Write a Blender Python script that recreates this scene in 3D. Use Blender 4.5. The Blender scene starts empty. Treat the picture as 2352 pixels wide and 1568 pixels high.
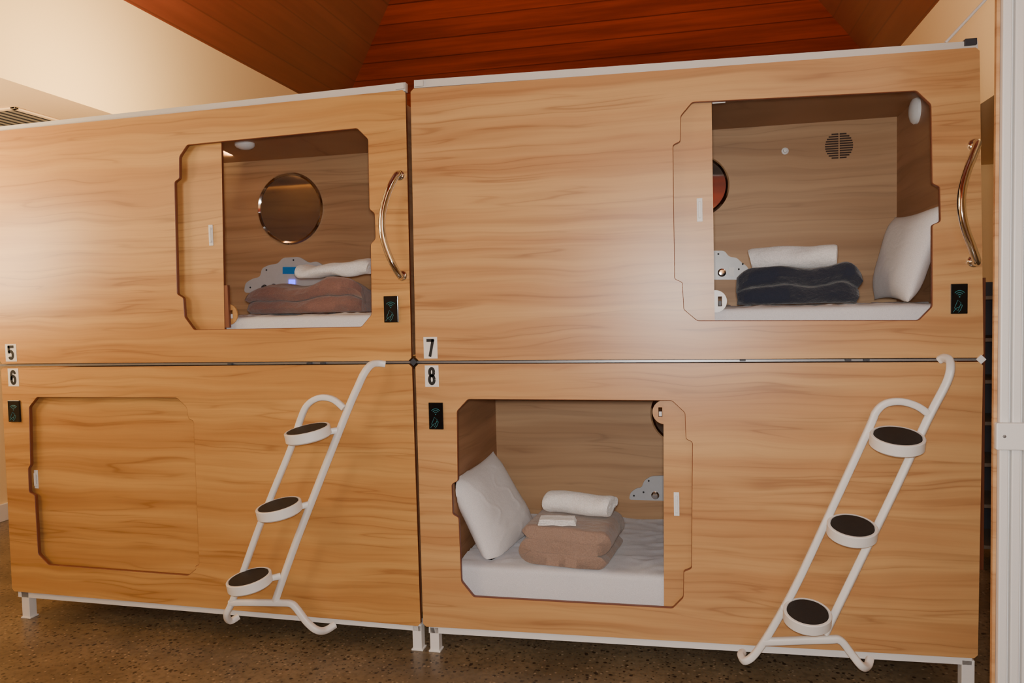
import bpy, bmesh, math, random
from mathutils import Vector, Matrix, noise
random.seed(4)
sc=bpy.context.scene
# ------------------------------------------------------------------ camera
FPX=1750.0
BZ=0.14
CAM=Vector((1.151,-3.131,1.397+BZ)); YAW,PIT,ROL=0.2242,0.0491,-0.0235
Fv=Vector((-math.sin(YAW)*math.cos(PIT),math.cos(YAW)*math.cos(PIT),-math.sin(PIT)))
Rv=Vector((math.cos(YAW),math.sin(YAW),0)); Uv=Rv.cross(Fv)
R2=Rv*math.cos(ROL)+Uv*math.sin(ROL); U2=Uv*math.cos(ROL)-Rv*math.sin(ROL)
cd=bpy.data.cameras.new("camera"); cam=bpy.data.objects.new("camera",cd); sc.collection.objects.link(cam)
M=Matrix((R2,U2,-Fv)).transposed().to_4x4(); M.translation=CAM
cam.matrix_world=M; cd.sensor_width=36; cd.lens=FPX/2352*36; cd.clip_start=0.05
sc.camera=cam
def ray(px,py): return Fv+R2*((px-1176)/FPX)+U2*((784-py)/FPX)
def PL(px,py,o,n):
    d=ray(px,py); o=Vector(o);n=Vector(n); t=(o-CAM).dot(n)/d.dot(n); return CAM+d*t
def P(px,py,y=0.0): return PL(px,py,(0,y,0),(0,1,0))
def PX(px,py,x): return PL(px,py,(x,0,0),(1,0,0))
def PZ(px,py,z): return PL(px,py,(0,0,z),(0,0,1))
# ------------------------------------------------------------------ materials
def s2l(c): return tuple(((v/255)/12.92 if v/255<=0.04045 else ((v/255+0.055)/1.055)**2.4) for v in c)+(1,)
def newmat(name):
    m=bpy.data.materials.new(name); m.use_nodes=True; nt=m.node_tree; b=nt.nodes["Principled BSDF"]; return m,nt,b
def N(nt,t,**k):
    n=nt.nodes.new(t)
    for a,v in k.items(): setattr(n,a,v)
    return n
def math_(nt,op,a,b=None,clamp=False):
    n=N(nt,"ShaderNodeMath",operation=op); n.use_clamp=clamp
    for i,v in enumerate((a,b)):
        if v is None: continue
        if isinstance(v,(int,float)): n.inputs[i].default_value=v
        else: nt.links.new(v,n.inputs[i])
    return n.outputs[0]
def mixc(nt,f,a,b):
    n=N(nt,"ShaderNodeMix",data_type='RGBA')
    for i,v in ((0,f),(6,a),(7,b)):
        if isinstance(v,(int,float,tuple)): n.inputs[i].default_value=v
        else: nt.links.new(v,n.inputs[i])
    return n.outputs[2]
def noise_(nt,vec,scale=1,detail=3,rough=0.5):
    n=N(nt,"ShaderNodeTexNoise"); n.inputs["Scale"].default_value=scale; n.inputs["Detail"].default_value=detail; n.inputs["Roughness"].default_value=rough
    nt.links.new(vec,n.inputs["Vector"]); return n.outputs["Fac"]
def vscale(nt,vec,s,off=(0,0,0)):
    n=N(nt,"ShaderNodeMapping"); n.inputs["Scale"].default_value=s; n.inputs["Location"].default_value=off
    nt.links.new(vec,n.inputs["Vector"]); return n.outputs[0]
def maprange(nt,v,a,b,c=0,d=1):
    n=N(nt,"ShaderNodeMapRange",interpolation_type='SMOOTHSTEP')
    n.inputs[1].default_value=a;n.inputs[2].default_value=b;n.inputs[3].default_value=c;n.inputs[4].default_value=d
    nt.links.new(v,n.inputs[0]); return n.outputs[0]
def wood(name,light,mid,dark,rough=0.36,seed=0.0,spec=0.5,con=1.0):
    m,nt,b=newmat(name)
    tc=N(nt,"ShaderNodeTexCoord").outputs["Object"]
    n0=noise_(nt,vscale(nt,tc,(1.9,1.9,5),(seed,0,0)),1,1.5)
    off=math_(nt,'MULTIPLY',math_(nt,'SUBTRACT',n0,0.5),0.08)
    cx=N(nt,"ShaderNodeCombineXYZ"); nt.links.new(off,cx.inputs[2])
    va=N(nt,"ShaderNodeVectorMath",operation='ADD'); nt.links.new(tc,va.inputs[0]); nt.links.new(cx.outputs[0],va.inputs[1]); v=va.outputs[0]
    streak=noise_(nt,vscale(nt,v,(0.5,0.5,10),(seed,seed,1.3)),1,3,0.5)
    fine=noise_(nt,vscale(nt,v,(1.6,1.6,170),(seed,0,0)),1,2,0.6)
    med=noise_(nt,vscale(nt,v,(0.75,0.75,30),(seed,4,0)),1,2,0.5)
    vein=noise_(nt,vscale(nt,v,(0.7,0.7,17),(seed+7,2,0)),1,1.5,0.5)
    patch=noise_(nt,vscale(nt,v,(1.3,1.3,8),(seed+3,2,5)),1,2)
    c=mixc(nt,maprange(nt,streak,0.34,0.66),light,mid)
    d=math_(nt,'ABSOLUTE',math_(nt,'SUBTRACT',vein,0.5))
    pm=maprange(nt,patch,0.40,0.58)
    halo=math_(nt,'MULTIPLY',maprange(nt,d,0.0,0.08,1,0),pm)
    ridge=math_(nt,'MULTIPLY',maprange(nt,d,0.0,0.015,1,0),pm)
    c=mixc(nt,math_(nt,'MULTIPLY',maprange(nt,med,0.48,0.76),0.40*con),c,dark)
    c=mixc(nt,math_(nt,'MULTIPLY',maprange(nt,fine,0.42,0.75),0.10*con),c,dark)
    c=mixc(nt,math_(nt,'MULTIPLY',halo,0.24*con),c,dark)
    c=mixc(nt,math_(nt,'MULTIPLY',ridge,0.45*con),c,dark)
    nt.links.new(c,b.inputs["Base Color"]); b.inputs["Roughness"].default_value=rough
    b.inputs["Specular IOR Level"].default_value=spec
    return m
def plain(name,col,rough=0.5,metal=0.0,bump=0.0,bscale=60,var=0.06,emit=None,estr=0,sheen=0):
    m,nt,b=newmat(name)
    tc=N(nt,"ShaderNodeTexCoord").outputs["Object"]
    n=noise_(nt,tc,bscale,3)
    c2=tuple(x*(1-var*2) for x in col[:3])+(1,)
    nt.links.new(mixc(nt,n,col,c2),b.inputs["Base Color"])
    b.inputs["Roughness"].default_value=rough; b.inputs["Metallic"].default_value=metal
    if bump:
        bp=N(nt,"ShaderNodeBump"); bp.inputs["Strength"].default_value=bump; bp.inputs["Distance"].default_value=0.004
        nt.links.new(n,bp.inputs["Height"]); nt.links.new(bp.outputs[0],b.inputs["Normal"])
    if emit: b.inputs["Emission Color"].default_value=emit; b.inputs["Emission Strength"].default_value=estr
    if sheen: b.inputs["Sheen Weight"].default_value=sheen
    return m
def cloth(name,col,scale1=9,st=0.5,fine=350,sheen=0.2):
    m,nt,b=newmat(name)
    tc=N(nt,"ShaderNodeTexCoord").outputs["Object"]
    a=noise_(nt,tc,scale1,4); f=noise_(nt,tc,fine,2)
    h=math_(nt,'ADD',a,math_(nt,'MULTIPLY',f,0.12))
    c2=tuple(x*0.82 for x in col[:3])+(1,)
    nt.links.new(mixc(nt,maprange(nt,f,0.3,0.7),col,c2),b.inputs["Base Color"])
    b.inputs["Roughness"].default_value=0.92; b.inputs["Specular IOR Level"].default_value=0.2
    b.inputs["Sheen Weight"].default_value=sheen
    bp=N(nt,"ShaderNodeBump"); bp.inputs["Strength"].default_value=st; bp.inputs["Distance"].default_value=0.02
    nt.links.new(h,bp.inputs["Height"]); nt.links.new(bp.outputs[0],b.inputs["Normal"])
    return m
def boards(name,cols,rough=0.4,pitch=0.108,axis=2,gr=.55):
    m,nt,b=newmat(name)
    tc=N(nt,"ShaderNodeTexCoord").outputs["Object"]
    sx=N(nt,"ShaderNodeSeparateXYZ"); nt.links.new(tc,sx.inputs[0])
    s=math_(nt,'DIVIDE',sx.outputs[axis],pitch); fl=math_(nt,'FLOOR',s); fr=math_(nt,'FRACT',s)
    w=N(nt,"ShaderNodeTexWhiteNoise",noise_dimensions='1D'); nt.links.new(fl,w.inputs["W"])
    g=noise_(nt,vscale(nt,tc,(0.6,0.6,18)),1,4,0.6)
    f=math_(nt,'ADD',math_(nt,'MULTIPLY',w.outputs[0],0.45),math_(nt,'MULTIPLY',maprange(nt,g,0.3,0.7),0.55))
    c=mixc(nt,f,cols[0],cols[1])
    groove=math_(nt,'LESS_THAN',fr,0.06)
    c=mixc(nt,math_(nt,'MULTIPLY',groove,gr),c,cols[2])
    nt.links.new(c,b.inputs["Base Color"]); b.inputs["Roughness"].default_value=rough
    return m
W_L=wood("capsule_wood_laminate",s2l((210,160,94)),s2l((190,136,76)),s2l((134,80,40)),0.36,0.0,.6,.9)
W_R=wood("capsule_wood_laminate_paler",s2l((208,162,106)),s2l((190,139,88)),s2l((136,86,50)),0.36,11.0,.6,.9)
W_IN=wood("interior_wood_laminate",s2l((186,150,112)),s2l((166,128,92)),s2l((114,80,54)),0.5,5.0,.4,.6)  # same laminate as the fronts, greyed for the shade inside the capsules
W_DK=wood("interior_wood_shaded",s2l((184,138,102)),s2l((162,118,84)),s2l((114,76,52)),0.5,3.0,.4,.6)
EDGE=plain("brown_edge_band",s2l((124,70,46)),0.45)
WHITE=plain("white_powder_coated_steel",s2l((236,234,232)),0.42,0,0.05,300,0.02)
RAILW=plain("white_rail_paint",s2l((216,212,206)),0.5,0,0.05,300,0.02)
WHITEP=plain("white_plastic",s2l((236,236,236)),0.4)
CHROME=plain("polished_chrome",s2l((222,222,222)),0.07,1.0,0,10,0.01)
GREYP=plain("pale_grey_panel",s2l((190,193,198)),0.3)
BLACK=plain("black_rubber_grip",s2l((38,34,34)),0.75,0,0.6,420,0.3)
BLACKG=plain("black_gloss_plastic",s2l((12,16,18)),0.12)
CYAN=plain("teal_printed_line",s2l((48,122,128)),0.4,emit=s2l((40,110,120)),estr=0.1)
INK=plain("black_ink",s2l((18,18,20)),0.6)
STICK=plain("white_sticker_paper",s2l((236,232,228)),0.6)
BLUE=plain("blue_display",s2l((20,90,140)),0.3,emit=s2l((20,100,160)),estr=0.3)
BLUEL=plain("blue_led",s2l((60,60,255)),0.3,emit=s2l((70,70,255)),estr=4)
MIRROR=plain("mirror_glass",s2l((176,172,166)),0.05,0.85,0,5,0.2)
SHEET=cloth("white_cotton_sheet",s2l((226,226,232)),6,0.4,500)
PILC=cloth("white_pillowcase_cotton",s2l((242,238,238)),9,0.28,500)
TOWEL=cloth("white_terry",s2l((242,240,240)),14,0.7,220,0.4)
TAN=cloth("taupe_fleece",s2l((156,132,118)),20,0.6,220,0.3)
RUST=cloth("dusty_pink_brown_fleece",s2l((142,106,96)),20,0.7,220,0.3)
NAVY=cloth("charcoal_navy_fleece",s2l((44,49,64)),16,0.7,220,0.35)
STEEL=plain("grey_steel",s2l((150,150,152)),0.35,0.7)
DARKM=plain("dark_connector",s2l((52,56,66)),0.5)
SHELFM=plain("shelf_grey_board",s2l((108,98,88)),0.6)
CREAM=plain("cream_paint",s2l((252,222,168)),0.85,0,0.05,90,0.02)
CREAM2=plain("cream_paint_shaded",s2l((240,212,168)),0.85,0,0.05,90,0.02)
GRILL=plain("grey_vent_plastic",s2l((150,142,128)),0.6)
TIMB=wood("pale_timber_edge",s2l((214,170,120)),s2l((190,140,92)),s2l((140,90,50)),0.5,9)
CEILM=boards("lamplit_cedar_boards",(s2l((92,34,22)),s2l((158,64,38)),s2l((44,16,10))),0.22)  # boards reddened to carry the warm lamp's light in their colour
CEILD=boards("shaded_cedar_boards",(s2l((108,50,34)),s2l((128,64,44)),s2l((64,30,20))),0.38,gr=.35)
def floormat():
    m,nt,b=newmat("polished_aggregate_concrete")
    tc=N(nt,"ShaderNodeTexCoord").outputs["Object"]
    a=noise_(nt,tc,2.5,4); a2=noise_(nt,tc,40,3)
    c=mixc(nt,maprange(nt,a,0.3,0.7),s2l((134,117,92)),s2l((102,89,69)))
    c=mixc(nt,math_(nt,'MULTIPLY',maprange(nt,a2,0.4,0.7),0.5),c,s2l((82,70,54)))
    def spots(c,scale,off,thr,col,amt,r0,r1):
        v=N(nt,"ShaderNodeTexVoronoi"); v.inputs["Scale"].default_value=scale; nt.links.new(vscale(nt,tc,(1,1,1),off),v.inputs["Vector"])
        sx=N(nt,"ShaderNodeSeparateColor"); nt.links.new(v.outputs["Color"],sx.inputs[0])
        s=math_(nt,'MULTIPLY',maprange(nt,v.outputs["Distance"],r0,r1,1,0),math_(nt,'LESS_THAN',sx.outputs[0],thr))
        return mixc(nt,math_(nt,'MULTIPLY',s,amt),c,col)
    c=spots(c,34,(0,0,0),.4,s2l((46,36,30)),.9,.2,.34)
    c=spots(c,60,(3,1,0),.45,s2l((50,40,32)),.8,.2,.34)
    c=spots(c,48,(7,5,0),.25,s2l((170,150,124)),.6,.2,.32)
    nt.links.new(c,b.inputs["Base Color"]); b.inputs["Roughness"].default_value=0.34
    return m
FLOOR=floormat()
# ------------------------------------------------------------------ builders
def link(o): sc.collection.objects.link(o); return o
def empty(name,loc,label=None,cat=None,group=None):
    e=bpy.data.objects.new(name,None); e.empty_display_size=0.1; e.location=loc; link(e); tag(e,label,cat,group); return e
def tag(o,label=None,cat=None,group=None,kind=None):
    if label:o["label"]=label
    if cat:o["category"]=cat
    if group:o["group"]=group
    if kind:o["kind"]=kind
    return o
def wloc(o):
    v=Vector((0,0,0))
    while o is not None: v+=o.location; o=o.parent
    return v
def mk(name,bm,mats,parent=None,smooth=False,origin=None,angle=40):
    me=bpy.data.meshes.new(name)
    bmesh.ops.recalc_face_normals(bm,faces=bm.faces[:])
    if origin is not None: bmesh.ops.translate(bm,verts=bm.verts[:],vec=-Vector(origin))
    if smooth:
        for f in bm.faces: f.smooth=True
        for e in bm.edges:
            if len(e.link_faces)==2 and e.calc_face_angle(0)>math.radians(angle): e.smooth=False
    bm.to_mesh(me); bm.free()
    for m in (mats if isinstance(mats,(list,tuple)) else [mats]): me.materials.append(m)
    o=bpy.data.objects.new(name,me); link(o)
    if parent is not None:
        o.parent=parent; o.location=-wloc(parent)+(Vector(origin) if origin is not None else Vector((0,0,0)))
    elif origin is not None: o.location=origin
    return o
def bm_box(bm,x0,x1,y0,y1,z0,z1,bev=0.0,mat=0):
    b=bmesh.new(); bmesh.ops.create_cube(b,size=1)
    for v in b.verts: v.co=Vector((x0+(v.co.x+.5)*(x1-x0),y0+(v.co.y+.5)*(y1-y0),z0+(v.co.z+.5)*(z1-z0)))
    if bev: bmesh.ops.bevel(b,geom=b.edges[:],offset=bev,segments=2,affect='EDGES',profile=0.5)
    for f in b.faces: f.material_index=mat
    me=bpy.data.meshes.new("t"); b.to_mesh(me); b.free(); bm.from_mesh(me); bpy.data.meshes.remove(me)
def box(name,x0,x1,y0,y1,z0,z1,mat,parent=None,bev=0.002,origin=None):
    bm=bmesh.new(); bm_box(bm,x0,x1,y0,y1,z0,z1,bev); return mk(name,bm,mat,parent,False,origin)
def bm_hex(bm,p8,mat=0):
    vs=[bm.verts.new(p) for p in p8]
    for f in ((0,1,2,3),(7,6,5,4),(0,4,5,1),(1,5,6,2),(2,6,7,3),(3,7,4,0)):
        bm.faces.new([vs[i] for i in f]).material_index=mat
def bm_strip(bm,a,b,c,d,dy,mat=0):
    o=Vector((0,dy,0)); bm_hex(bm,[a,b,c,d,a+o,b+o,c+o,d+o],mat)
def inset_loop(pts,d):
    n=len(pts); area=sum(pts[i].x*pts[(i+1)%n].z-pts[(i+1)%n].x*pts[i].z for i in range(n)); s=1 if area>0 else -1
    out=[]
    for i in range(n):
        a,b,c=pts[i-1],pts[i],pts[(i+1)%n]
        def nr(u,v):
            t=(v-u); l=math.hypot(t.x,t.z) or 1; return Vector((t.z/l*s,0,-t.x/l*s))
        m=nr(a,b)+nr(b,c); l=m.length or 1; m/=l
        k=max(m.dot(nr(b,c)),.5); out.append(b+m*(d/k))
    return out
def bm_panel(bm,outer,hole,y0,y1,face=0,edge=1,cham=0.0):
    def loop(pts,y): return [bm.verts.new((p.x,y,p.z)) for p in pts]
    def fill(L):
        es=[]
        for l in L:
            for i in range(len(l)): es.append(bm.edges.new((l[i],l[(i+1)%len(l)])))
        r=bmesh.ops.triangle_fill(bm,edges=es,use_beauty=True,use_dissolve=False)
        for g in r["geom"]:
            if isinstance(g,bmesh.types.BMFace): g.material_index=face
    def wall(a,b):
        n=len(a)
        for i in range(n): bm.faces.new((a[i],a[(i+1)%n],b[(i+1)%n],b[i])).material_index=edge
    of=loop(outer,y0); ob=loop(outer,y1)
    if hole:
        hf=loop(inset_loop(hole,cham) if cham else hole,y0); hb=loop(hole,y1)
        fill([of,hf]); fill([ob,hb])
        if cham:
            hm=loop(hole,y0+cham*.9); wall(hf,hm); wall(hm,hb)
        else: wall(hf,hb)
    else: fill([of]); fill([ob])
    wall(of,ob)
def roundpoly(pts,r=0.006,seg=3):
    out=[];n=len(pts)
    for i in range(n):
        a,b,c=pts[i-1],pts[i],pts[(i+1)%n]
        u=(a-b);v=(c-b); rr=min(r,u.length*.4,v.length*.4)
        p=b+u.normalized()*rr; q=b+v.normalized()*rr
        for k in range(seg+1):
            t=k/seg; out.append(p*(1-t)**2+b*2*t*(1-t)+q*t*t)
    return out
def panel(name,outer,hole,y0,y1,mats,parent,r=0.008,cham=0.0022):
    bm=bmesh.new(); bm_panel(bm,outer,roundpoly(hole,r) if hole else None,y0,y1,cham=cham)
    return mk(name,bm,mats,parent)
def catmull(pts,n=8):
    pts=[Vector(p) for p in pts]; out=[]
    for i in range(len(pts)-1):
        p0=pts[max(i-1,0)];p1=pts[i];p2=pts[i+1];p3=pts[min(i+2,len(pts)-1)]
        for k in range(n):
            t=k/n
            out.append(0.5*((2*p1)+(p2-p0)*t+(2*p0-5*p1+4*p2-p3)*t*t+(3*p1-p0-3*p2+p3)*t**3))
    out.append(pts[-1]); return out
def bm_tube(bm,pts,r,seg=12,curve=True,n=8,mat=0,sq=1.0):
    path=catmull(pts,n) if curve else [Vector(p) for p in pts]
    t0=(path[1]-path[0]).normalized()
    up=Vector((0,1,0)) if abs(t0.y)<0.9 else Vector((1,0,0))
    nrm=(up-t0*up.dot(t0)).normalized(); rings=[]
    for i,p in enumerate(path):
        t=(path[min(i+1,len(path)-1)]-path[max(i-1,0)]).normalized()
        nrm=(nrm-t*nrm.dot(t)).normalized(); bn=t.cross(nrm)
        ring=[]
        for k in range(seg):
            a=2*math.pi*k/seg; c,s=math.cos(a),math.sin(a)
            if sq!=1.0:
                c=math.copysign(abs(c)**sq,c); s=math.copysign(abs(s)**sq,s)
            ring.append(bm.verts.new(p+nrm*(c*r)+bn*(s*r)))
        rings.append(ring)
    for a,b in zip(rings,rings[1:]):
        for k in range(seg): bm.faces.new((a[k],a[(k+1)%seg],b[(k+1)%seg],b[k])).material_index=mat
    bm.faces.new(rings[0]).material_index=mat; bm.faces.new(rings[-1][::-1]).material_index=mat
def tube(name,pts,r,mat,parent,**k):
    bm=bmesh.new(); bm_tube(bm,pts,r,**k); return mk(name,bm,mat,parent,True,angle=50)
def bm_lathe(bm,prof,c,axis,seg=40,mat=0):
    ax=Vector(axis).normalized(); c=Vector(c)
    u=ax.orthogonal().normalized(); v=ax.cross(u); rings=[]
    for r,h in prof:
        if r<1e-6: rings.append([bm.verts.new(c+ax*h)])
        else: rings.append([bm.verts.new(c+ax*h+(u*math.cos(2*math.pi*k/seg)+v*math.sin(2*math.pi*k/seg))*r) for k in range(seg)])
    for a,b in zip(rings,rings[1:]):
        for k in range(seg):
            k2=(k+1)%seg
            if len(a)==1 and len(b)==1: continue
            if len(a)==1: f=bm.faces.new((a[0],b[k],b[k2]))
            elif len(b)==1: f=bm.faces.new((a[k],b[0],a[k2]))
            else: f=bm.faces.new((a[k],a[k2],b[k2],b[k]))
            f.material_index=mat
def lathe(name,prof,c,axis,mat,parent,seg=40):
    bm=bmesh.new(); bm_lathe(bm,prof,c,axis,seg); return mk(name,bm,mat,parent,True,angle=35)
def rectpx(x0,y0,x1,y1,y=0):
    return [P(x0,y0,y),P(x1,y0,y),P(x1,y1,y),P(x0,y1,y)]
# ------------------------------------------------------------------ room
ZE=3.45
CL=PZ(772,261,ZE); CR=PZ(2015,169,ZE); YB=(CL.y+CR.y)/2; XL=PZ(680,212,ZE).x; XR=CR.x
CL=Vector((XL,YB,ZE)); CR=Vector((XR,YB,ZE))
def dir_s(c,px,py,nx):
    q=PL(px,py,c,nx); h=math.hypot(q.x-c.x,q.y-c.y); return (q.z-c.z)/(h/math.sqrt(2))
s1=dir_s(CL,890,0,(1,1,0)); s2=dir_s(CR,1870,0,(1,-1,0)); S=(s1+s2)/2
half=(XR-XL)/2; ap=Vector(((XL+XR)/2,YB-half,ZE+S*half))
def poly(name,faces,mat,parent=None,th=None):
    bm=bmesh.new()
    for f in faces: bm.faces.new([bm.verts.new(p) for p in f])
    return mk(name,bm,mat,parent)
YF=-4.6
apf=Vector((ap.x,YF,ap.z))
tag(poly("ceiling",[[CL,CR,ap]],CEILM),kind="structure")
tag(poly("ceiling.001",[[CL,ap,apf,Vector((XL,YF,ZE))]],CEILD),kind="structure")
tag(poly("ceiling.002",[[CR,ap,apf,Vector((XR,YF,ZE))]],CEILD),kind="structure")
zs=PX(0,178,XL).z
XFAR=PZ(6,1196,0).x; XFR=5.0
tag(poly("wall_left_bulkhead",[[Vector((XL,YF,zs)),Vector((XL,YB,zs)),Vector((XL,YB,ZE)),Vector((XL,YF,ZE))]],CREAM),kind="structure")
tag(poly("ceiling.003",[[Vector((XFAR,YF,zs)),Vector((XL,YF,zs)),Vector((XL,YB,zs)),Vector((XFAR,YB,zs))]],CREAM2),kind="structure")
zr=PX(2273,225,XR).z
tag(poly("wall_right_bulkhead",[[Vector((XR,YF,zr)),Vector((XR,YB,zr)),Vector((XR,YB,ZE)),Vector((XR,YF,ZE))]],CREAM),kind="structure")
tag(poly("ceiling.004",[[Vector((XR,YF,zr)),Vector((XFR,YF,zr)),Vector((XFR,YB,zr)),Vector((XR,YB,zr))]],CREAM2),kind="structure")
tag(poly("wall_back",[[Vector((XFAR,YB,0)),Vector((XFR,YB,0)),Vector((XFR,YB,ZE)),Vector((XFAR,YB,ZE))]],CREAM),kind="structure")
tag(poly("wall_left",[[Vector((XFAR,YF,0)),Vector((XFAR,YB,0)),Vector((XFAR,YB,ZE)),Vector((XFAR,YF,ZE))]],CREAM),kind="structure")
tag(poly("wall_right",[[Vector((XFR,YF,0)),Vector((XFR,YB,0)),Vector((XFR,YB,ZE)),Vector((XFR,YF,ZE))]],CREAM),kind="structure")
tag(poly("wall_front",[[Vector((XFAR,YF,0)),Vector((XFR,YF,0)),Vector((XFR,YF,2.6)),Vector((XFAR,YF,2.6))]],W_IN),kind="structure")
tag(poly("wall_front_gable",[[Vector((XL,YF,2.6)),Vector((XR,YF,2.6)),Vector((XR,YF,ZE)),apf,Vector((XL,YF,ZE))]],CEILM),kind="structure")
tag(poly("floor",[[Vector((XFAR,YF,0)),Vector((XFR,YF,0)),Vector((XFR,YB,0)),Vector((XFAR,YB,0))]],FLOOR),kind="structure")
tag(box("baseboard_back",XFAR,XFR,YB-0.02,YB,0,0.13,WHITE,None,0.004),kind="structure")
tag(box("baseboard_left",XFAR,XFAR+.02,YF,YB-.02,0,0.13,WHITE,None,0.004),kind="structure")
# ------------------------------------------------------------------ capsules
def circ(cx,cy,rx,ry,a0,a1,n):
    return [(cx+rx*math.cos(math.radians(a0+(a1-a0)*k/n)),cy+ry*math.sin(math.radians(a0+(a1-a0)*k/n))) for k in range(n+1)]
GL={"5":[[(.86,.93),(.18,.93),(.18,.52)],[(.18,.52)]+circ(.5,.33,.32,.27,110,-150,14)],
    "7":[[(.12,.93),(.84,.93),(.42,.02)]],
    "6":[circ(.5,.31,.32,.27,0,360,20),[(.18,.31),(.18,.62)]+circ(.5,.66,.32,.28,180,15,10)],
    "8":[circ(.5,.28,.32,.25,0,360,20),circ(.5,.73,.28,.22,0,360,20)]}
def digit(txt,x0,x1,z0,z1,y,parent):
    w=x1-x0;h=z1-z0; r=w*.2; bm=bmesh.new()
    for st in GL[txt]:
        pts=[Vector((x0+u*w,y,z0+v*h)) for u,v in st]
        clean=[pts[0]]
        for p in pts[1:]:
            if (p-clean[-1]).length>1e-5: clean.append(p)
        segs=[clean]
        if txt in "57" and len(st)<=3: segs=[[clean[i],clean[i+1]] for i in range(len(clean)-1)]
        for s in segs:
            d0=(s[0]-s[1]).normalized()*r*.7; d1=(s[-1]-s[-2]).normalized()*r*.7
            if len(s)==2: s=[s[0]+d0,s[1]+d1]
            bm_tube(bm,s,r,10,False)
    for v in bm.verts: v.co.y=y+max(-.0006,min(.0006,v.co.y-y))
    return mk("number",bm,INK,parent)
def sticker(txt,px,parent):
    q=rectpx(*px); xs=[p.x for p in q]; zz=[p.z for p in q]
    x0,x1,z0,z1=min(xs),max(xs),min(zz),max(zz)
    st=box("number_sticker",x0,x1,-0.0012,0.0,z0,z1,STICK,parent,0.0004); st["label"]="white sticker with black number "+txt
    w=x1-x0;h=z1-z0
    digit(txt,x0+.23*w,x1-.23*w,z0+.12*h,z1-.10*h,-0.0018,st)
def reader(px,parent):
    q=rectpx(*px); xs=[p.x for p in q]; zz=[p.z for p in q]
    x0,x1,z0,z1=min(xs),max(xs),min(zz),max(zz); w=x1-x0;h=z1-z0
    r=box("card_reader",x0,x1,-0.009,0.0,z0,z1,BLACKG,parent,0.002); r["label"]="black glossy card reader with teal contactless symbol"
    bm=bmesh.new(); yy=-0.0096
    def L(u,v): return Vector((x0+u*w,yy,z0+v*h))
    for k in (1,2,3):
        rr=0.105*k
        pts=[L(.5+rr*1.15*math.sin(a),.58+rr*0.62*math.cos(a)) for a in [math.radians(d) for d in range(-52,53,13)]]
        bm_tube(bm,pts,0.0011,6,False)
    bm_lathe(bm,[(0,0),(0.0022,0),(0.0022,0.001),(0,0.001)],L(.5,.565),(0,-1,0),12)
    card=[(.20,.20),(.40,.46),(.60,.36),(.40,.10),(.20,.20)]
    bm_tube(bm,[L(*p) for p in card],0.0008,6,False)
    hand=[(.12,.06),(.22,.13),(.34,.20),(.46,.22),(.58,.30),(.66,.28),(.60,.18),(.52,.10),(.42,.05)]
    bm_tube(bm,[L(*p) for p in hand],0.0008,6,True,3)
    mk("contactless_symbol",bm,CYAN,r)
def grab(px_top,px_bot,parent):
    a=P(*px_top);b=P(*px_bot); pts=[]
    pts=[a,a+Vector((0,-.03,0))]
    for k in range(1,8):
        t=k/8; s=math.sin(math.pi*t)
        pts.append(a.lerp(b,t)+Vector((-.062*s,-.045-.018*s,0)))
    pts+= [b+Vector((0,-.03,0)),b]
    bm=bmesh.new(); bm_tube(bm,pts,0.0148,16,True,6)
    for c in (a,b): bm_lathe(bm,[(0,0),(.023,0),(.023,.004),(.017,.009),(0,.009)],c,(0,-1,0),24)
    o=mk("grab_handle",bm,CHROME,parent,True,angle=60); o["label"]="curved polished chrome handle"
def doorhandle(cx,cy,h,parent,y):
    a=P(cx,cy-h/2,y);b=P(cx,cy+h/2,y); w=.011
    x=(a.x+b.x)/2
    bm=bmesh.new()
    bm_box(bm,x-w,x+w,y-.003,y,b.z,a.z,.001)
    bm_box(bm,x-w*.5,x+w*.5,y-.012,y-.008,b.z+.014,a.z-.014,.0015)
    for z in (b.z+.018,a.z-.018): bm_box(bm,x-w*.4,x+w*.4,y-.010,y-.002,z-.005,z+.005,.001)
    for z in (b.z+.006,a.z-.006): bm_lathe(bm,[(0,0),(.003,0),(.003,.0012),(0,.0012)],(x,y-.003,z),(0,-1,0),10)
    o=mk("handle",bm,WHITEP,parent); o["label"]="small white plastic pull handle"
GRP="stacked wood-laminate sleeping capsules"
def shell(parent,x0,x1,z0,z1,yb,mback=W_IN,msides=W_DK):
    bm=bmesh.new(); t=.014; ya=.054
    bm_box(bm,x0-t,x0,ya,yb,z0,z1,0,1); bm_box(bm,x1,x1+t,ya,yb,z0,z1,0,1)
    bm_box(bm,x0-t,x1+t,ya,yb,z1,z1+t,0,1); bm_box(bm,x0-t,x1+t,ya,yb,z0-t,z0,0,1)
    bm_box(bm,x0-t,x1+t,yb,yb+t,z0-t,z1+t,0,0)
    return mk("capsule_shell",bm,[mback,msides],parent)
def mirror(cx,cy,r,y,parent):
    c=P(cx,cy,y)
    o=lathe("mirror",[(0,0),(r,0),(r,.004),(0,.0045)],c,(0,-1,0),MIRROR,parent,64); o["label"]="round mirror set in chrome ring"
    lathe("mirror_ring",[(r-.002,0),(r+.016,0),(r+.016,.006),(r+.008,.014),(r-.002,.008),(r-.002,0)],c,(0,-1,0),CHROME,o,64)
def cloudpoly(pts,y): return [P(a,b,y) for a,b in pts]
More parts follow.
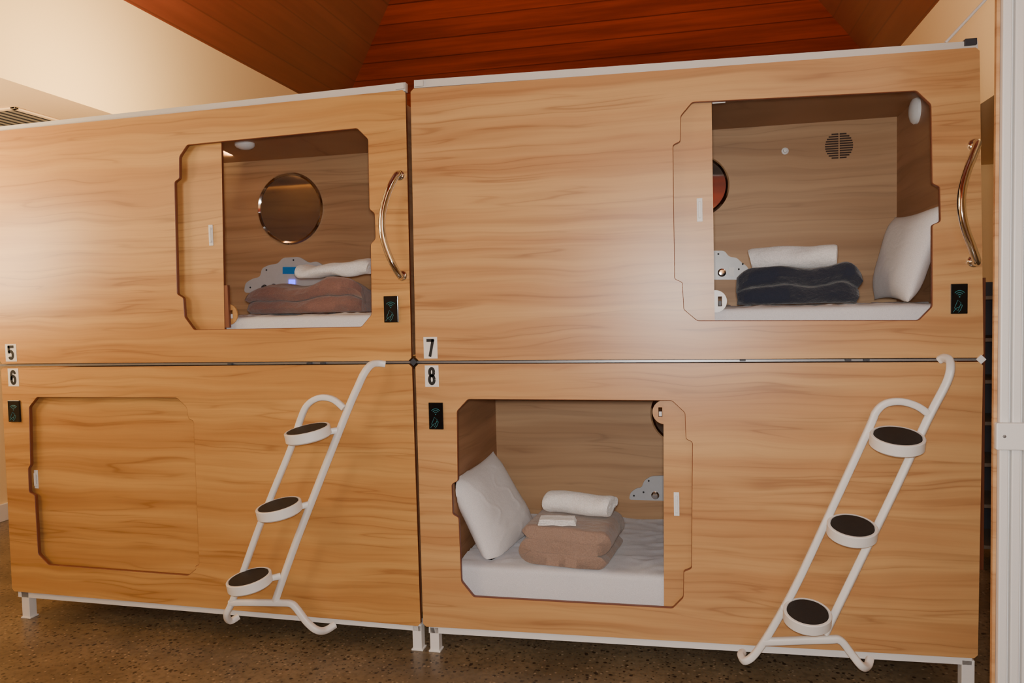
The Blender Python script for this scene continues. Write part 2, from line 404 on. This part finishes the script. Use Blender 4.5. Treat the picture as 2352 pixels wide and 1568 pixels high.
def control(pts,y,parent,knobs,dots,extra=None):
    bm=bmesh.new(); bm_panel(bm,roundpoly(cloudpoly(pts,y),0.02,5),None,y-.012,y,0,0)
    o=mk("control_panel",bm,GREYP,parent); o["label"]="pale grey cloud-shaped control panel with knobs"
    for (cx,cy,r,m) in knobs:
        lathe("knob",[(0,0),(r*1.3,0),(r*1.3,.003),(r,.004),(r*.9,.018),(0,.019)],P(cx,cy,y-.012),(0,-1,0),m,o,28)
    for (cx,cy) in dots: lathe("screw",[(0,0),(.005,0),(.004,.003),(0,.004)],P(cx,cy,y-.012),(0,-1,0),INK,o,14)
    return o
def latch(cx,cy,r,y,parent,mat,sg=1):
    c=P(cx,cy,y); bm=bmesh.new()
    ring=[Vector((c.x+r*math.cos(a),y,c.z+r*math.sin(a))) for a in [2*math.pi*k/36 for k in range(36)]]
    slot=[Vector((c.x+dx*sg,y,c.z+dz)) for dx,dz in ((.010,-.02),(.026,-.02),(.026,.02),(.010,.02))]
    bm_panel(bm,ring,slot,y-.004,y+.004,0,0)
    o=mk("latch_plate",bm,mat,parent); o["label"]="round latch plate with slotted keyhole"
    bm=bmesh.new(); xs=sorted((c.x+.012*sg,c.x+.024*sg)); bm_box(bm,xs[0],xs[1],y-.001,y+.003,c.z-.018,c.z+.002,.001); mk("latch_button",bm,WHITEP if mat is not WHITEP else DARKM,o)
YBK=0.92
quads={5:[(-25,303),(931,206),(945,828),(0,835)],
       7:[(943,204),(2250,108),(2259,821),(955,828)],
       6:[(2,844),(946,836),(966,1438),(28,1357)],
       8:[(954,836),(2258,831),(2246,1512),(972,1438)]}
def ch(q,k=.013):
    p=[P(a,b) for a,b in q]; out=[]
    for i in range(4):
        a,b,c=p[i-1],p[i],p[(i+1)%4]
        out.append(b+(a-b).normalized()*k); out.append(b+(c-b).normalized()*k)
    return out
holes={5:[(430,333),(412,360),(412,410),(401,418),(407,675),(421,683),(424,727),(446,757),(830,750),(853,722),(851,560),(862,548),(860,490),(848,480),(845,320),(820,295)],
 7:[(1590,235),(1564,266),(1563,325),(1546,333),(1550,640),(1568,648),(1571,710),(1602,736),(2110,735),(2141,704),(2141,516),(2160,508),(2158,429),(2141,422),(2138,240),(2105,209)],
 8:[(1075,917),(1050,944),(1052,1104),(1038,1112),(1040,1180),(1054,1188),(1060,1335),(1088,1370),(1545,1396),(1569,1372),(1570,1312),(1588,1305),(1590,1015),(1575,1008),(1573,948),(1543,920)],
 6:[(85,912),(67,935),(70,1068),(65,1075),(67,1130),(80,1137),(88,1272),(112,1297),(432,1321),(450,1306),(448,1300),(457,1296),(444,967),(432,961),(428,935),(406,914)]}
doors={5:[(380,320),(508,310),(516,775),(385,770)],
 7:[(1530,225),(1634,215),(1642,755),(1535,755)],
 8:[(1524,905),(1610,905),(1610,1410),(1525,1410)],
 6:[(50,895),(480,895),(485,1345),(60,1325)]}
labels={5:"upper capsule with half-open door, dusty brown blanket inside",6:"lower capsule with its sliding door closed",
 7:"upper capsule with open door, navy blanket and pillow inside",8:"lower capsule with open door, tan blanket and pillow inside"}
caps={}; YD=.034
for n in (5,6,7,8):
    q=[P(a,b) for a,b in quads[n]]
    wl=W_L if n in (5,6) else W_R
    base=Vector(((q[0].x+q[1].x)/2,0.5,(q[2].z+q[3].z)/2 if n in (5,7) else 0))
    e=empty("sleeping_capsule",base,labels[n],"sleeping capsule",GRP); caps[n]=e
    panel("front_panel",ch(quads[n]),[P(a,b) for a,b in holes[n]],0,.018,[wl,EDGE],e)
    dq=[P(a,b,YD) for a,b in doors[n]]
    bm=bmesh.new(); bm_panel(bm,dq,None,YD,YD+.016,0,1); d=mk("sliding_door",bm,[wl,EDGE],e)
    hp={5:(485,540,48),7:(1607,482,54),8:(1554,1157,54),6:(84,1100,42)}[n]
    doorhandle(*hp,d,YD)
    x0=min(q[0].x,q[3].x)+.035; x1=max(q[1].x,q[2].x)-.035
    z0=max(q[2].z,q[3].z)+.02; z1=min(q[0].z,q[1].z)-.02
    if n==7: x1=P(2060,400,YBK).x; z1=P(1850,283,YBK).z
    if n==5: z1=P(690,362,YBK).z
    if n==8: x0=P(1140,1000,YBK).x
    if n in (5,7): z0=q[2].z+.035
    else: z1=q[0].z-.035
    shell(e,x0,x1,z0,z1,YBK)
    e["x0"]=x0; e["x1"]=x1; e["z0"]=z0; e["z1"]=z1
sticker("5",(14,790,37,830),caps[5]); sticker("6",(20,846,42,887),caps[6])
sticker("7",(974,774,1004,823),caps[7]); sticker("8",(977,839,1007,888),caps[8])
reader((884,680,915,740),caps[5]); reader((2183,652,2221,720),caps[7]); reader((23,919,47,968),caps[6]); reader((987,924,1018,985),caps[8])
grab((918,403),(924,633),caps[5]); grab((2238,333),(2236,600),caps[7])
yb=YBK
mirror(667,479,P(667+70,479,yb).x-P(667,479,yb).x,yb,caps[5])
mirror(1603,428,P(1668,428,yb).x-P(1603,428,yb).x,yb,caps[7])
mirror(1565,950,P(1630,950,yb).x-P(1565,950,yb).x,yb,caps[8])
cp=control([(563,672),(566,650),(582,640),(600,636),(604,616),(622,608),(640,606),(652,592),(690,590),(712,604),(730,600),(748,612),(756,640),(770,660),(760,672)],yb,caps[5],
  [(608,660,.013,DARKM),(629,658,.013,DARKM)],[(575,660),(612,620),(740,612),(674,597)])
q=rectpx(650,613,694,629,yb-.012)
bm=bmesh.new(); bm_panel(bm,q,None,yb-.016,yb-.012,0,0); mk("display",bm,BLUE,cp)
q=rectpx(664,642,678,654,yb-.012)
bm=bmesh.new(); bm_panel(bm,q,None,yb-.017,yb-.012,0,0); mk("indicator_light",bm,BLUEL,cp)
cp=control([(1600,642),(1600,576),(1664,576),(1674,590),(1692,592),(1704,604),(1716,612),(1721,626),(1714,642)],yb,caps[7],
  [(1658,626,.016,CHROME)],[(1650,583),(1706,606),(1710,634),(1697,618)])
q=rectpx(1674,614,1686,634,yb-.012)
bm=bmesh.new(); bm_panel(bm,q,None,yb-.018,yb-.012,0,0); mk("switch",bm,WHITEP,cp)
cp=control([(1445,1146),(1448,1130),(1462,1120),(1474,1118),(1480,1102),(1496,1092),(1560,1090),(1580,1150)],yb,caps[8],
  [(1505,1137,.016,CHROME)],[(1456,1138),(1490,1104),(1478,1130)])
c=P(1927,335,yb); bm=bmesh.new(); rr=.068
for k in range(-5,6):
    z=k*.0115; hw=math.sqrt(max(rr*rr-z*z,0))*.95
    bm_box(bm,c.x-hw,c.x-.003,yb-.003,yb,c.z+z-.0035,c.z+z+.0035,.001)
    bm_box(bm,c.x+.003,c.x+hw,yb-.003,yb,c.z+z-.0035,c.z+z+.0035,.001)
mk("vent_grille",bm,plain("dark_vent_slots",s2l((60,40,30)),.7),caps[7])["label"]="round vent of short horizontal slots"
lathe("wall_hook",[(0,0),(.017,0),(.017,.004),(.009,.008),(.008,.02),(0,.022)],P(1803,347,yb),(0,-1,0),WHITEP,caps[7],24)
a=P(1636,231,.024); b=P(1666,236,.024)
box("led_strip",a.x,b.x,.020,.028,b.z,a.z,WHITEP,caps[7],.001)  # small white LED strip at the top of the opening, without glow
def detector(c,ax,r,par): 
    o=lathe("smoke_detector",[(0,0),(r,0),(r,.012),(r*.85,.022),(r*.5,.03),(0,.034)],c,ax,WHITEP,par,36); o["label"]="round white plastic detector"
detector(PZ(562,329,caps[5]["z1"]),(0,0,-1),.05,caps[5])
detector(PX(2107,254,caps[7]["x1"]),(-1,0,0),.058,caps[7])
latch(1643,692,.045,.058,caps[7],WHITEP)
latch(524,722,.05,.058,caps[5],W_L)
latch(1527,946,.05,.058,caps[8],W_R,-1)
a=P(515,655,YD+.018); b=P(531,752,YD+.018)
box("door_edge_block",a.x,b.x,YD+.002,YD+.02,b.z,a.z,EDGE,caps[5],.001)  # brown block standing in for the door's thick side edge
# ------------------------------------------------------------------ rails and legs (part of the capsules)
def frame(up,lo,toppx,seam,bot,legs,brk):
    bm=bmesh.new()
    a,b,t=toppx
    bm_strip(bm,P(a[0],a[1],.012),P(b[0],b[1],.012),P(b[0],b[1]+t+8,.012),P(a[0],a[1]+t+8,.012),.028)
    mk("top_rail",bm,RAILW,up)["label"]="white steel top rail"
    bm=bmesh.new(); a,b=seam
    bm_strip(bm,P(a[0],a[1],.012),P(b[0],b[1],.012),P(b[0],b[1]+5,.012),P(a[0],a[1]+5,.012),.028); mk("middle_rail",bm,STEEL,up)["label"]="grey steel joining rail"
    for bx,by in brk:
        p=P(bx,by,0); box("bracket_clip",p.x-.011,p.x+.011,-.004,.012,p.z-.004,p.z+.004,DARKM,up,.001)
    bm=bmesh.new(); a,b=bot
    bm_strip(bm,P(a[0],a[1]-14,.02),P(b[0],b[1]-14,.02),P(b[0],b[1]+9,.02),P(a[0],a[1]+9,.02),.03); mk("bottom_rail",bm,WHITE,lo)["label"]="white steel bottom rail"
    for (lx,w,ty) in legs:
        p=P(lx,ty,.02)
        for y0 in (.02,YBK-.05):
            bm=bmesh.new(); bm_box(bm,p.x-w/2,p.x+w/2,y0,y0+.045,.006,p.z,.002); bm_box(bm,p.x-w/2-.006,p.x+w/2+.006,y0-.004,y0+.049,0,.008,.002)
            mk("leg",bm,WHITE,lo)["label"]="short square white steel leg"
frame(caps[5],caps[6],((-25,293),(931,189),12),((0,836),(947,829)),((42,1361),(966,1440)),[(57,.045,1358),(957,.042,1436)],[(528,836),(710,834),(741,834)])
frame(caps[7],caps[8],((951,184),(2246,93),10),((955,829),(2258,823)),((985,1444),(2232,1518)),[(997,.042,1440),(2224,.045,1516)],[(1706,827),(1948,826),(1990,826)])
for (pa,fr) in (((917,196),caps[5]),((961,190),caps[7])):
    p=P(*pa,0); box("corner_bracket",p.x-.02,p.x+.02,.002,.012,p.z-.014,p.z+.012,RAILW,fr,.002)
p=P(2231,95,0); box("end_clip",p.x-.02,p.x+.02,.0,.04,p.z-.012,p.z+.012,DARKM,caps[7],.002)
for px,m,fr in (((950,831),DARKM,caps[5]),((2253,825),WHITE,caps[7])):
    p=P(*px,-.002); bm=bmesh.new(); s=.017
    bm_panel(bm,[p+Vector((-s,0,0)),p+Vector((0,0,s)),p+Vector((s,0,0)),p+Vector((0,0,-s))],None,-.006,.0,0,0); mk("corner_connector",bm,m,fr)
# ------------------------------------------------------------------ mattresses
def mattress(n,px,yf,mat=SHEET):
    e=caps[n]; zt=P(*px,yf).z; x0=e["x0"]+.02;x1=e["x1"]-.02;z0=e["z0"]+.002
    bm=bmesh.new(); NX,NY=120,50; y0,y1=yf,YBK-.02
    grid={}
    def wr(x,y):
        r=noise.noise(Vector((x*3+y*5,y*9-x*1.5,n*3))); r2=noise.noise(Vector((x*6-y*4,y*5+x*3,n*3+7)))
        return noise.noise(Vector((x*5,y*7,n)))*.004+noise.noise(Vector((x*14+y*6,y*16,n)))*.002+.006*math.exp(-(r*r)/.004)+.004*math.exp(-(r2*r2)/.003)-.006
    for i in range(NX+1):
        for j in range(NY+1):
            x=x0+(x1-x0)*i/NX; y=y0+(y1-y0)*(j/NY)
            ed=min((y-y0)/.05,1); w=wr(x,y)*ed-.010*(1-ed)**2
            grid[i,j]=bm.verts.new((x,y,zt+w))
    for i in range(NX):
        for j in range(NY): bm.faces.new((grid[i,j],grid[i+1,j],grid[i+1,j+1],grid[i,j+1]))
    rows=[[grid[i,0] for i in range(NX+1)]]
    for (dy,dz) in ((-.008,-.018),(-.011,-.03)):
        rows.append([bm.verts.new((x0+(x1-x0)*i/NX,y0+dy+noise.noise(Vector((i*.12,n,dz*20)))*.004,zt+dz)) for i in range(NX+1)])
    rows.append([bm.verts.new((x0+(x1-x0)*i/NX,y0-.004+noise.noise(Vector((i*.2,n,5)))*.006,z0)) for i in range(NX+1)])
    rows.append([bm.verts.new((x0+(x1-x0)*i/NX,y1,z0)) for i in range(NX+1)])
    rows.append([grid[i,NY] for i in range(NX+1)])
    for a,b in zip(rows,rows[1:]):
        for i in range(NX): bm.faces.new((a[i],b[i],b[i+1],a[i+1]))
    for i in (0,NX):
        bm.faces.new([r[i] for r in rows[::-1][1:-1]]+[grid[i,j] for j in range(NY+1)])
    o=mk("mattress",bm,mat,None,True,Vector(((x0+x1)/2,(y0+y1)/2,z0)),50)
    tag(o,"thin mattress in a fitted white sheet","mattress","capsule mattresses"); return zt
Z5=mattress(5,(700,722),.075); Z7=mattress(7,(1850,701),.075); Z8=mattress(8,(1300,1306),.075)
# ------------------------------------------------------------------ soft goods
def pillow(c00,c10,c11,c01,th,label,seed,xlim,zlim):
    n=(c10-c00).cross(c01-c00).normalized(); bm=bmesh.new(); NN=60; g={}
    for s in (1,-1):
        for i in range(NN+1):
            for j in range(NN+1):
                u=i/NN;v=j/NN; a=2*u-1;b=2*v-1
                a2=a*(1-.08*(1-b*b)); b2=b*(1-.09*(1-a*a))
                uu=(a2+1)/2;vv=(b2+1)/2
                p=c00*(1-uu)*(1-vv)+c10*uu*(1-vv)+c11*uu*vv+c01*(1-uu)*vv
                prof=(max(1-a**4,0)*max(1-b**4,0))**.7
                w=noise.noise(Vector((u*1.5,v*2.0,seed)))*.012
                r1=noise.noise(Vector((u*2.4+v*.8,v*5.5-u*.8,seed+3))); w+=.003*math.exp(-(r1*r1)/.003)
                h=s*(th/2*prof)+ (w*prof if s>0 else w*.3*prof)
                edge=(i in(0,NN) or j in(0,NN))
                if s==-1 and edge: g[s,i,j]=g[1,i,j]; continue
                g[s,i,j]=bm.verts.new(p+n*h)
        for i in range(NN):
            for j in range(NN):
                try: bm.faces.new((g[s,i,j],g[s,i+1,j],g[s,i+1,j+1],g[s,i,j+1]))
                except ValueError: pass
    for v in bm.verts:
        if xlim[0] is not None: v.co.x=max(v.co.x,xlim[0])
        if xlim[1] is not None: v.co.x=min(v.co.x,xlim[1])
        v.co.z=max(v.co.z,zlim); v.co.y=max(v.co.y,.06)
    zmin=min(v.co.z for v in bm.verts); c=(c00+c10+c01+c11)/4
    o=mk("pillow",bm,PILC,None,True,Vector((c.x,c.y,zmin)),80)
    return tag(o,label,"pillow","white bed pillows")
pillow(P(1130,1318,.12),P(1232,1214,.66),P(1133,1036,.66),P(1024,1098,.12),.15,"plump white pillow leaning above the tan blanket",2,(caps[8]["x0"]+.004,None),Z8+.005)
pillow(P(2085,698,.14),P(2008,688,.66),P(2056,498,.66),P(2172,466,.14),.13,"white pillow leaning beside the navy blanket",5,(None,caps[7]["x1"]-.004),Z7+.005)
def spiral(W,H,t,turns,phase,exp,gap):
    NP=int(40*turns); path=[]
    for k in range(NP+1):
        th=phase+2*math.pi*turns*k/NP
        red=t*gap*(th-phase)/(2*math.pi)
        A=max(W/2-t/2-red,t*.3); B=max(H/2-t/2-red,t*.15)
        cc,ss=math.cos(th),math.sin(th)
        path.append(Vector((A*math.copysign(abs(cc)**exp,cc),B*math.copysign(abs(ss)**min(1,exp*1.5),ss))))
    return path
def zigzag(W,H,layers,flip=1):
    p=H/layers; r=p/2; A=W/2-p; path=[]
    for k in range(layers):
        z=-H/2+p*(k+.5); s=1 if k%2==0 else -1
        xs0=s*(A+(p*.45 if k==0 else 0)); xs1=-s*(A+(p*.45 if k==layers-1 else 0))
        for i in range(13): path.append(Vector((flip*(xs0+(xs1-xs0)*i/12),z)))
        if k<layers-1:
            for i in range(1,8):
                a=-math.pi/2+math.pi*i/8
                path.append(Vector((flip*(-s*(A+r*1.15*math.cos(a))),z+r+r*math.sin(a))))
    return path,p
def rollcloth(name,c,W,H,L,rotz,path,t,mat,seed,label="",cat="",group=None,amp=.006,endr=.02,endk=.10,big=0.0,smooth=3):
    bm=bmesh.new(); NL=44; rings=[]
    rot=Matrix.Rotation(rotz,3,'Z')
    d=[0]
    for a,b in zip(path,path[1:]): d.append(d[-1]+(b-a).length)
    res=[];NS=int(d[-1]/.008); j=0
    for k in range(NS+1):
        s=d[-1]*k/NS
        while j<len(d)-2 and d[j+1]<s: j+=1
        f=(s-d[j])/max(d[j+1]-d[j],1e-6); res.append(path[j].lerp(path[j+1],min(f,1)))
    for _ in range(smooth):
        res=[res[0]]+[(res[i-1]+res[i]*2+res[i+1])/4 for i in range(1,len(res)-1)]+[res[-1]]
    n=len(res); outer=[];inner=[]
    for i,p in enumerate(res):
        tg=(res[min(i+1,n-1)]-res[max(i-1,0)]).normalized(); nn=Vector((tg.y,-tg.x))
        k=min(1,.72+.28*math.sqrt(min(min(i,n-1-i)/3,1)))
        outer.append(p+nn*t*.5*k); inner.append(p-nn*t*.5*k)
    sec=outer+[outer[-1].lerp(inner[-1],.5)+(res[-1]-res[-2]).normalized()*t*.35]+inner[::-1]+[outer[0].lerp(inner[0],.5)+(res[0]-res[1]).normalized()*t*.35]
    allp=[]
    for m in range(NL+1):
        v=m/NL; y=(v-.5)*L; ed=min(v,1-v)*L; k=1-endk*max(0,1-ed/endr)**2
        ring=[]
        for q in sec:
            x=q.x*(1 if k==1 else (1-(1-k)*.3)); z=q.y*k
            w=Vector((noise.noise(Vector((x*9,y*8,z*9+seed))),noise.noise(Vector((x*8,y*8,z*12+seed+9))),noise.noise(Vector((x*10,y*9,z*6+seed+4)))))*amp*2
            z2=z+H/2*(1 if endk<.15 else k)
            fl=min(z2/.02,1)
            bg=big*noise.noise(Vector((x*4,y*4.5,seed+20)))*(z2/H)*2
            p=Vector((x+w.x*1.3,y+w.y*1.5,z2+w.z*fl+bg))
            p.z=max(p.z,0.001)
            pw=Vector(c)+rot@p; allp.append(pw)
            ring.append(bm.verts.new(pw))
        rings.append(ring)
    for a,b in zip(rings,rings[1:]):
        for k in range(len(sec)):
            k2=(k+1)%len(sec); bm.faces.new((a[k],a[k2],b[k2],b[k]))
    no=len(outer)
    for ring in (rings[0],rings[-1]):
        for i in range(no-1):
            a=ring[i];b=ring[i+1];c2=ring[2*no-i-1];d2=ring[2*no-i]
            bm.faces.new((a,b,c2,d2))
        bm.faces.new((ring[no-1],ring[no],ring[no+1])); bm.faces.new((ring[0],ring[2*no],ring[2*no+1]))
    o=mk(name,bm,mat,None,True,Vector(c),75)
    tag(o,label,cat,group); return allp
def topz(pts,x,y,dx,dy):
    zz=sorted([p.z for p in pts if abs(p.x-x)<dx and abs(p.y-y)<dy])
    return zz[int(len(zz)*.93)] if zz else max(p.z for p in pts)
# pod 8
zz=Z8+.003
xl=P(1194,1260,.09).x; xr=P(1404,1260,.09).x
path,pp=zigzag(xr-xl+.012,.176,3,1)
pts=rollcloth("folded_blanket",Vector(((xl+xr)/2+.012,.070+.185,zz)),xr-xl,.176,.36,math.radians(-5),path,pp*.99,TAN,1,"folded taupe fleece blanket on the white mattress","blanket",amp=.0032,big=.006,endk=.07,endr=.022)
cx=P(1330,1185,.26).x
zt=topz(pts,cx,.26,.14,.05)
rollcloth("rolled_towel",Vector((cx,.26,zt-.003)),.132,.122,.32,math.radians(74),spiral(.132,.122,.018,3.0,0,.95,1.06),.018,TOWEL,3,"rolled white towel on the taupe blanket","towel","rolled white towels",amp=.006)
def facecloth(c,w,d,rotz,label):
    bm=bmesh.new(); 
    for lay in range(3):
        NX=14;g={}
        for s in (0,1):
            for i in range(NX+1):
                for j in range(NX+1):
                    u=i/NX-.5;v=j/NX-.5
                    z=.002+lay*.0085+s*.008+noise.noise(Vector((u*4,v*4,lay)))*.003
                    e=max(abs(u),abs(v)); z=z-(.002 if e>.46 and s else 0)
                    p=Matrix.Rotation(rotz,3,'Z')@Vector((u*w*(1-.04*lay),v*d*(1-.03*lay),z))
                    g[s,i,j]=bm.verts.new(Vector(c)+p)
            for i in range(NX):
                for j in range(NX): bm.faces.new((g[s,i,j],g[s,i+1,j],g[s,i+1,j+1],g[s,i,j+1]))
        for i in range(NX):
            for a,b in (((i,0),(i+1,0)),((i,NX),(i+1,NX)),((0,i),(0,i+1)),((NX,i),(NX,i+1))):
                bm.faces.new((g[0,a[0],a[1]],g[0,b[0],b[1]],g[1,b[0],b[1]],g[1,a[0],a[1]]))
    tag(mk("face_cloth",bm,TOWEL,None,True,Vector(c),60),label,"face cloth")
fx=P(1282,1208,.14).x
facecloth(Vector((fx,.125,topz(pts,fx,.125,.07,.05)+.003)),.165,.080,math.radians(6),"small folded white cloth beside the rolled towel")
# pod 7
xl=P(1697,670,.3).x; xr=P(1972,670,.3).x; zz=Z7+.004
path,pp=zigzag(.34,.148,2,-1)
pts=rollcloth("folded_blanket",Vector(((xl+xr)/2,.37,zz)),.34,.148,xr-xl,math.radians(86),path,pp*.99,NAVY,7,"folded navy fleece blanket beside the white pillow","blanket",amp=.008,endr=.08,endk=.30,big=.022)
cx=P(1822,610,.36).x
rollcloth("rolled_towel",Vector((cx,.36,topz(pts,cx,.36,.13,.04)-.010)),.130,.116,.345,math.radians(76),spiral(.130,.116,.018,3.0,0,.95,1.06),.018,TOWEL,9,"rolled white towel on the navy blanket","towel","rolled white towels",amp=.007)
# pod 5
xl=P(590,690,.35).x; zz=Z5+.004
path,pp=zigzag(.34,.146,2,-1)
pts=rollcloth("folded_blanket",Vector((xl+.29,.41,zz)),.34,.146,.58,math.radians(93),path,pp*.99,RUST,17,"folded dusty brown fleece blanket","blanket",amp=.008,endr=.08,endk=.26,big=.02)
cx=P(690,640,.38).x+.20
rollcloth("rolled_towel",Vector((cx,.38,topz(pts,cx,.38,.13,.04)-.004)),.19,.088,.40,math.radians(90),spiral(.19,.088,.02,1.8,0,.65,1.06),.02,TOWEL,19,"loosely folded white towel on the dusty brown blanket","towel","rolled white towels",amp=.010,big=.012)
# ------------------------------------------------------------------ ladders
def ladder(label,rails,steps,nrm,brackets):
    base=P(*rails[-1][0][0]); e=empty("ladder",Vector((base.x,-.08,0)),label,"ladder","white capsule ladders")
    for pts,nm,r in rails:
        tube(nm,[P(*p) for p in pts],r,WHITE,e,seg=20,n=6,sq=.6)
    for (cx,cy,y,r) in steps:
        c=P(cx,cy,y); n=Vector(nrm).normalized(); h=.046
        st=lathe("step",[(0,-h),(r*.93,-h),(r,-h+.006),(r,-.003),(r-.003,0),(r-.010,0),(r-.010,-.004),(0,-.004)],c,n,WHITE,e,56)
        lathe("tread_pad",[(0,-.004),(r-.012,-.004),(r-.013,.0005),(0,.001)],c,n,BLACK,st,56)["label"]="black rubber grip pad"
    for (a,b) in brackets:
        tube("step_bracket",[P(*a),P(*b)],.014,WHITE,e,seg=12,curve=False,sq=.6)
    return e
R=.0145
yl=-.09; y0=-.016
ladder("white steel ladder hooked on the closed lower capsule",
 [([(885,836,y0),(868,834,-.03),(852,838,-.06),(836,858,yl),(822,888,yl),(800,938,yl),(740,1090,yl),(680,1245,yl),(632,1380,yl)],"side_rail",R),
  ([(790,937,yl),(765,917,yl),(735,913,yl),(708,928,yl),(692,958,yl),(668,1030,yl),(625,1135,yl),(590,1225,yl),(558,1315,yl),(532,1385,yl),(521,1410,yl),(528,1426,-.05),(548,1415,y0)],"side_rail",R*.95),
  ([(528,1384,yl),(560,1383,yl),(640,1384,yl),(668,1386,yl),(682,1398,yl),(705,1428,yl),(727,1446,yl),(748,1447,-.05),(770,1434,y0)],"base_bar",R)],
 [(705,984,-.16,.098),(639,1158,-.16,.098),(571,1324,-.16,.098)],(-.13,-.12,1),
 [((775,988,yl),(740,993,-.12)),((708,1158,yl),(680,1165,-.12)),((645,1322,yl),(610,1330,-.12))])
ladder("white steel ladder with three round black-topped steps",
 [([(2158,826,y0),(2168,822,-.03),(2181,828,-.06),(2183,850,yl),(2172,884,yl),(2130,965,yl),(2060,1115,yl),(1980,1280,yl),(1895,1455,yl)],"side_rail",R),
  ([(2132,950,yl),(2105,932,yl),(2070,922,yl),(2035,926,yl),(2012,946,yl),(1995,985,yl),(1905,1180,yl),(1830,1340,yl),(1775,1440,yl),(1735,1500,yl),(1712,1517,yl),(1702,1506,-.05),(1706,1497,y0)],"side_rail",R*.95),
  ([(1752,1473,yl),(1790,1472,yl),(1900,1468,yl),(1930,1470,yl),(1955,1500,yl),(1978,1528,yl),(1992,1530,-.05),(1998,1512,y0)],"base_bar",R)],
 [(2062,1000,-.16,.092),(1958,1206,-.16,.087),(1855,1404,-.16,.086)],(.03,-.26,1),
 [((1990,998,yl),(2030,1003,-.12)),((1898,1200,yl),(1930,1210,-.12)),((1797,1395,yl),(1830,1405,-.12))])
# ------------------------------------------------------------------ surroundings
yp=-.55
xe=P(2283,700,yp).x; e=empty("metal_partition",Vector((xe+.15,yp,0)),"white corrugated metal partition with timber edge strip","partition")
box("timber_edge",xe,xe+.010,yp-.004,yp+.012,.0,2.75,TIMB,e,.001)
bm=bmesh.new()
for k in range(9):
    x=xe+.011+k*.033
    bm_box(bm,x,x+.025,yp-.022,yp+.008,.03,2.75,.004)
bm_box(bm,xe+.011,xe+.31,yp-.002,yp+.012,.03,2.75,.001)
mk("corrugated_panel",bm,WHITE,e)
zr_=P(2300,1000,yp-.03).z
bm=bmesh.new(); bm_box(bm,xe-.006,xe+.34,yp-.045,yp-.024,zr_-.042,zr_+.04,.004)
mk("cross_rail",bm,WHITE,e)
for x in (xe+.015,xe+.12): lathe("rivet",[(0,0),(.005,0),(.004,.003),(0,.004)],(x,yp-.045,zr_),(0,-1,0),STEEL,e,12)
bm=bmesh.new(); a=P(2172,98,.3); b=P(2280,-18,.3); bm_tube(bm,[a,b],.006,10,False)
tag(mk("conduit_pipe",bm,WHITE,None,True,(a+b)/2),"thin white rod rising above the capsule roof","pipe")
y1=1.5
xs=P(2250,700,y1).x
e=empty("shelving_unit",Vector((xs+.4,y1,0)),"dark open shelving unit with grey shelves","shelf")
for x in (xs,xs+.8): box("upright",x,x+.03,y1,y1+.35,0,1.62,EDGE,e)
bm=bmesh.new()
for k in range(7): bm_box(bm,xs+.03,xs+.8,y1,y1+.34,.12+k*.23,.14+k*.23,.001)
mk("shelf_boards",bm,SHELFM,e); box("back_board",xs+.03,xs+.8,y1+.34,y1+.35,.05,1.6,DARKM,e)
# ceiling vent
c=PZ(10,274,zs); e=empty("ceiling_vent",Vector((c.x,c.y,zs-.02)),"pale slatted air conditioning vent in the soffit","vent")
w,d=.30,.22; bm=bmesh.new()
for a in ((c.x-w,c.x+w,c.y-d,c.y-d+.03),(c.x-w,c.x+w,c.y+d-.03,c.y+d),(c.x-w,c.x-w+.03,c.y-d,c.y+d),(c.x+w-.03,c.x+w,c.y-d,c.y+d)): bm_box(bm,*a,zs-.012,zs-.001,.002)
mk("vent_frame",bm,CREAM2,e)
bm=bmesh.new()
for k in range(9):
    x=c.x-w+.05+k*.058; bm_box(bm,x,x+.018,c.y-d+.03,c.y+d-.03,zs-.010,zs-.004,.001)
mk("vent_slats",bm,GRILL,e); box("duct_shade_sheet",c.x-w+.03,c.x+w-.03,c.y-d+.03,c.y+d-.03,zs-.003,zs-.001,DARKM,e,0)  # dark sheet stands in for the shade inside the duct
# ------------------------------------------------------------------ lights
def area(loc,tgt,size,en,col,name):
    l=bpy.data.lights.new(name,'AREA'); l.size=size; l.energy=en; l.color=col
    o=bpy.data.objects.new(name,l); link(o); o.location=loc
    o.rotation_euler=(Vector(tgt)-Vector(loc)).to_track_quat('-Z','Y').to_euler(); return o
area(CAM+Vector((0,-.02,.05)),CAM+Fv*3,.09,70,(1,.975,.93),"camera_flash")
area((-2.6,-2.6,2.4),(-1.8,0,1.2),1.0,28,(1,.76,.42),"warm_lamp")
area((2.6,-3.6,2.8),(1.2,0,1.2),1.2,18,(1,.83,.62),"warm_lamp")
area((.9,1.0,2.62),(.9,1.4,4),1.2,42,(1,.76,.56),"hidden_fill")  # added fill hidden behind the capsule tops, warms the ceiling boards
area((-1.2,.5,2.62),(-2.8,.2,3.1),.5,42,(1,.76,.42),"hidden_fill")  # added fill for the left bulkhead, which otherwise stays unlit
area((-3.0,-.9,1.9),(-2.9,.8,3.1),.7,55,(1,.76,.46),"hidden_fill")  # added fill to brighten the cream soffit on the left
area((2.35,.8,2.55),(2.9,1.1,3.2),.25,7,(1,.78,.5),"hidden_fill")  # added fill facing the right bulkhead, hidden from the camera
area((1.2,-3.75,1.9),(1.0,-4.6,3.0),.5,70,(1,.80,.58),"reflection_fill")  # added behind the camera to light the gable for a mirror's reflection
area((-1.6,-3.7,1.5),(-2.2,-4.6,2.5),.5,9,(1,.97,.94),"reflection_fill")  # added behind the camera to brighten the front wall in a mirror
w=bpy.data.worlds.new("world"); sc.world=w; w.use_nodes=True
w.node_tree.nodes["Background"].inputs[0].default_value=(1,.88,.74,1); w.node_tree.nodes["Background"].inputs[1].default_value=.12
for k in caps.values():
    for a in ("x0","x1","z0","z1"): del k[a]
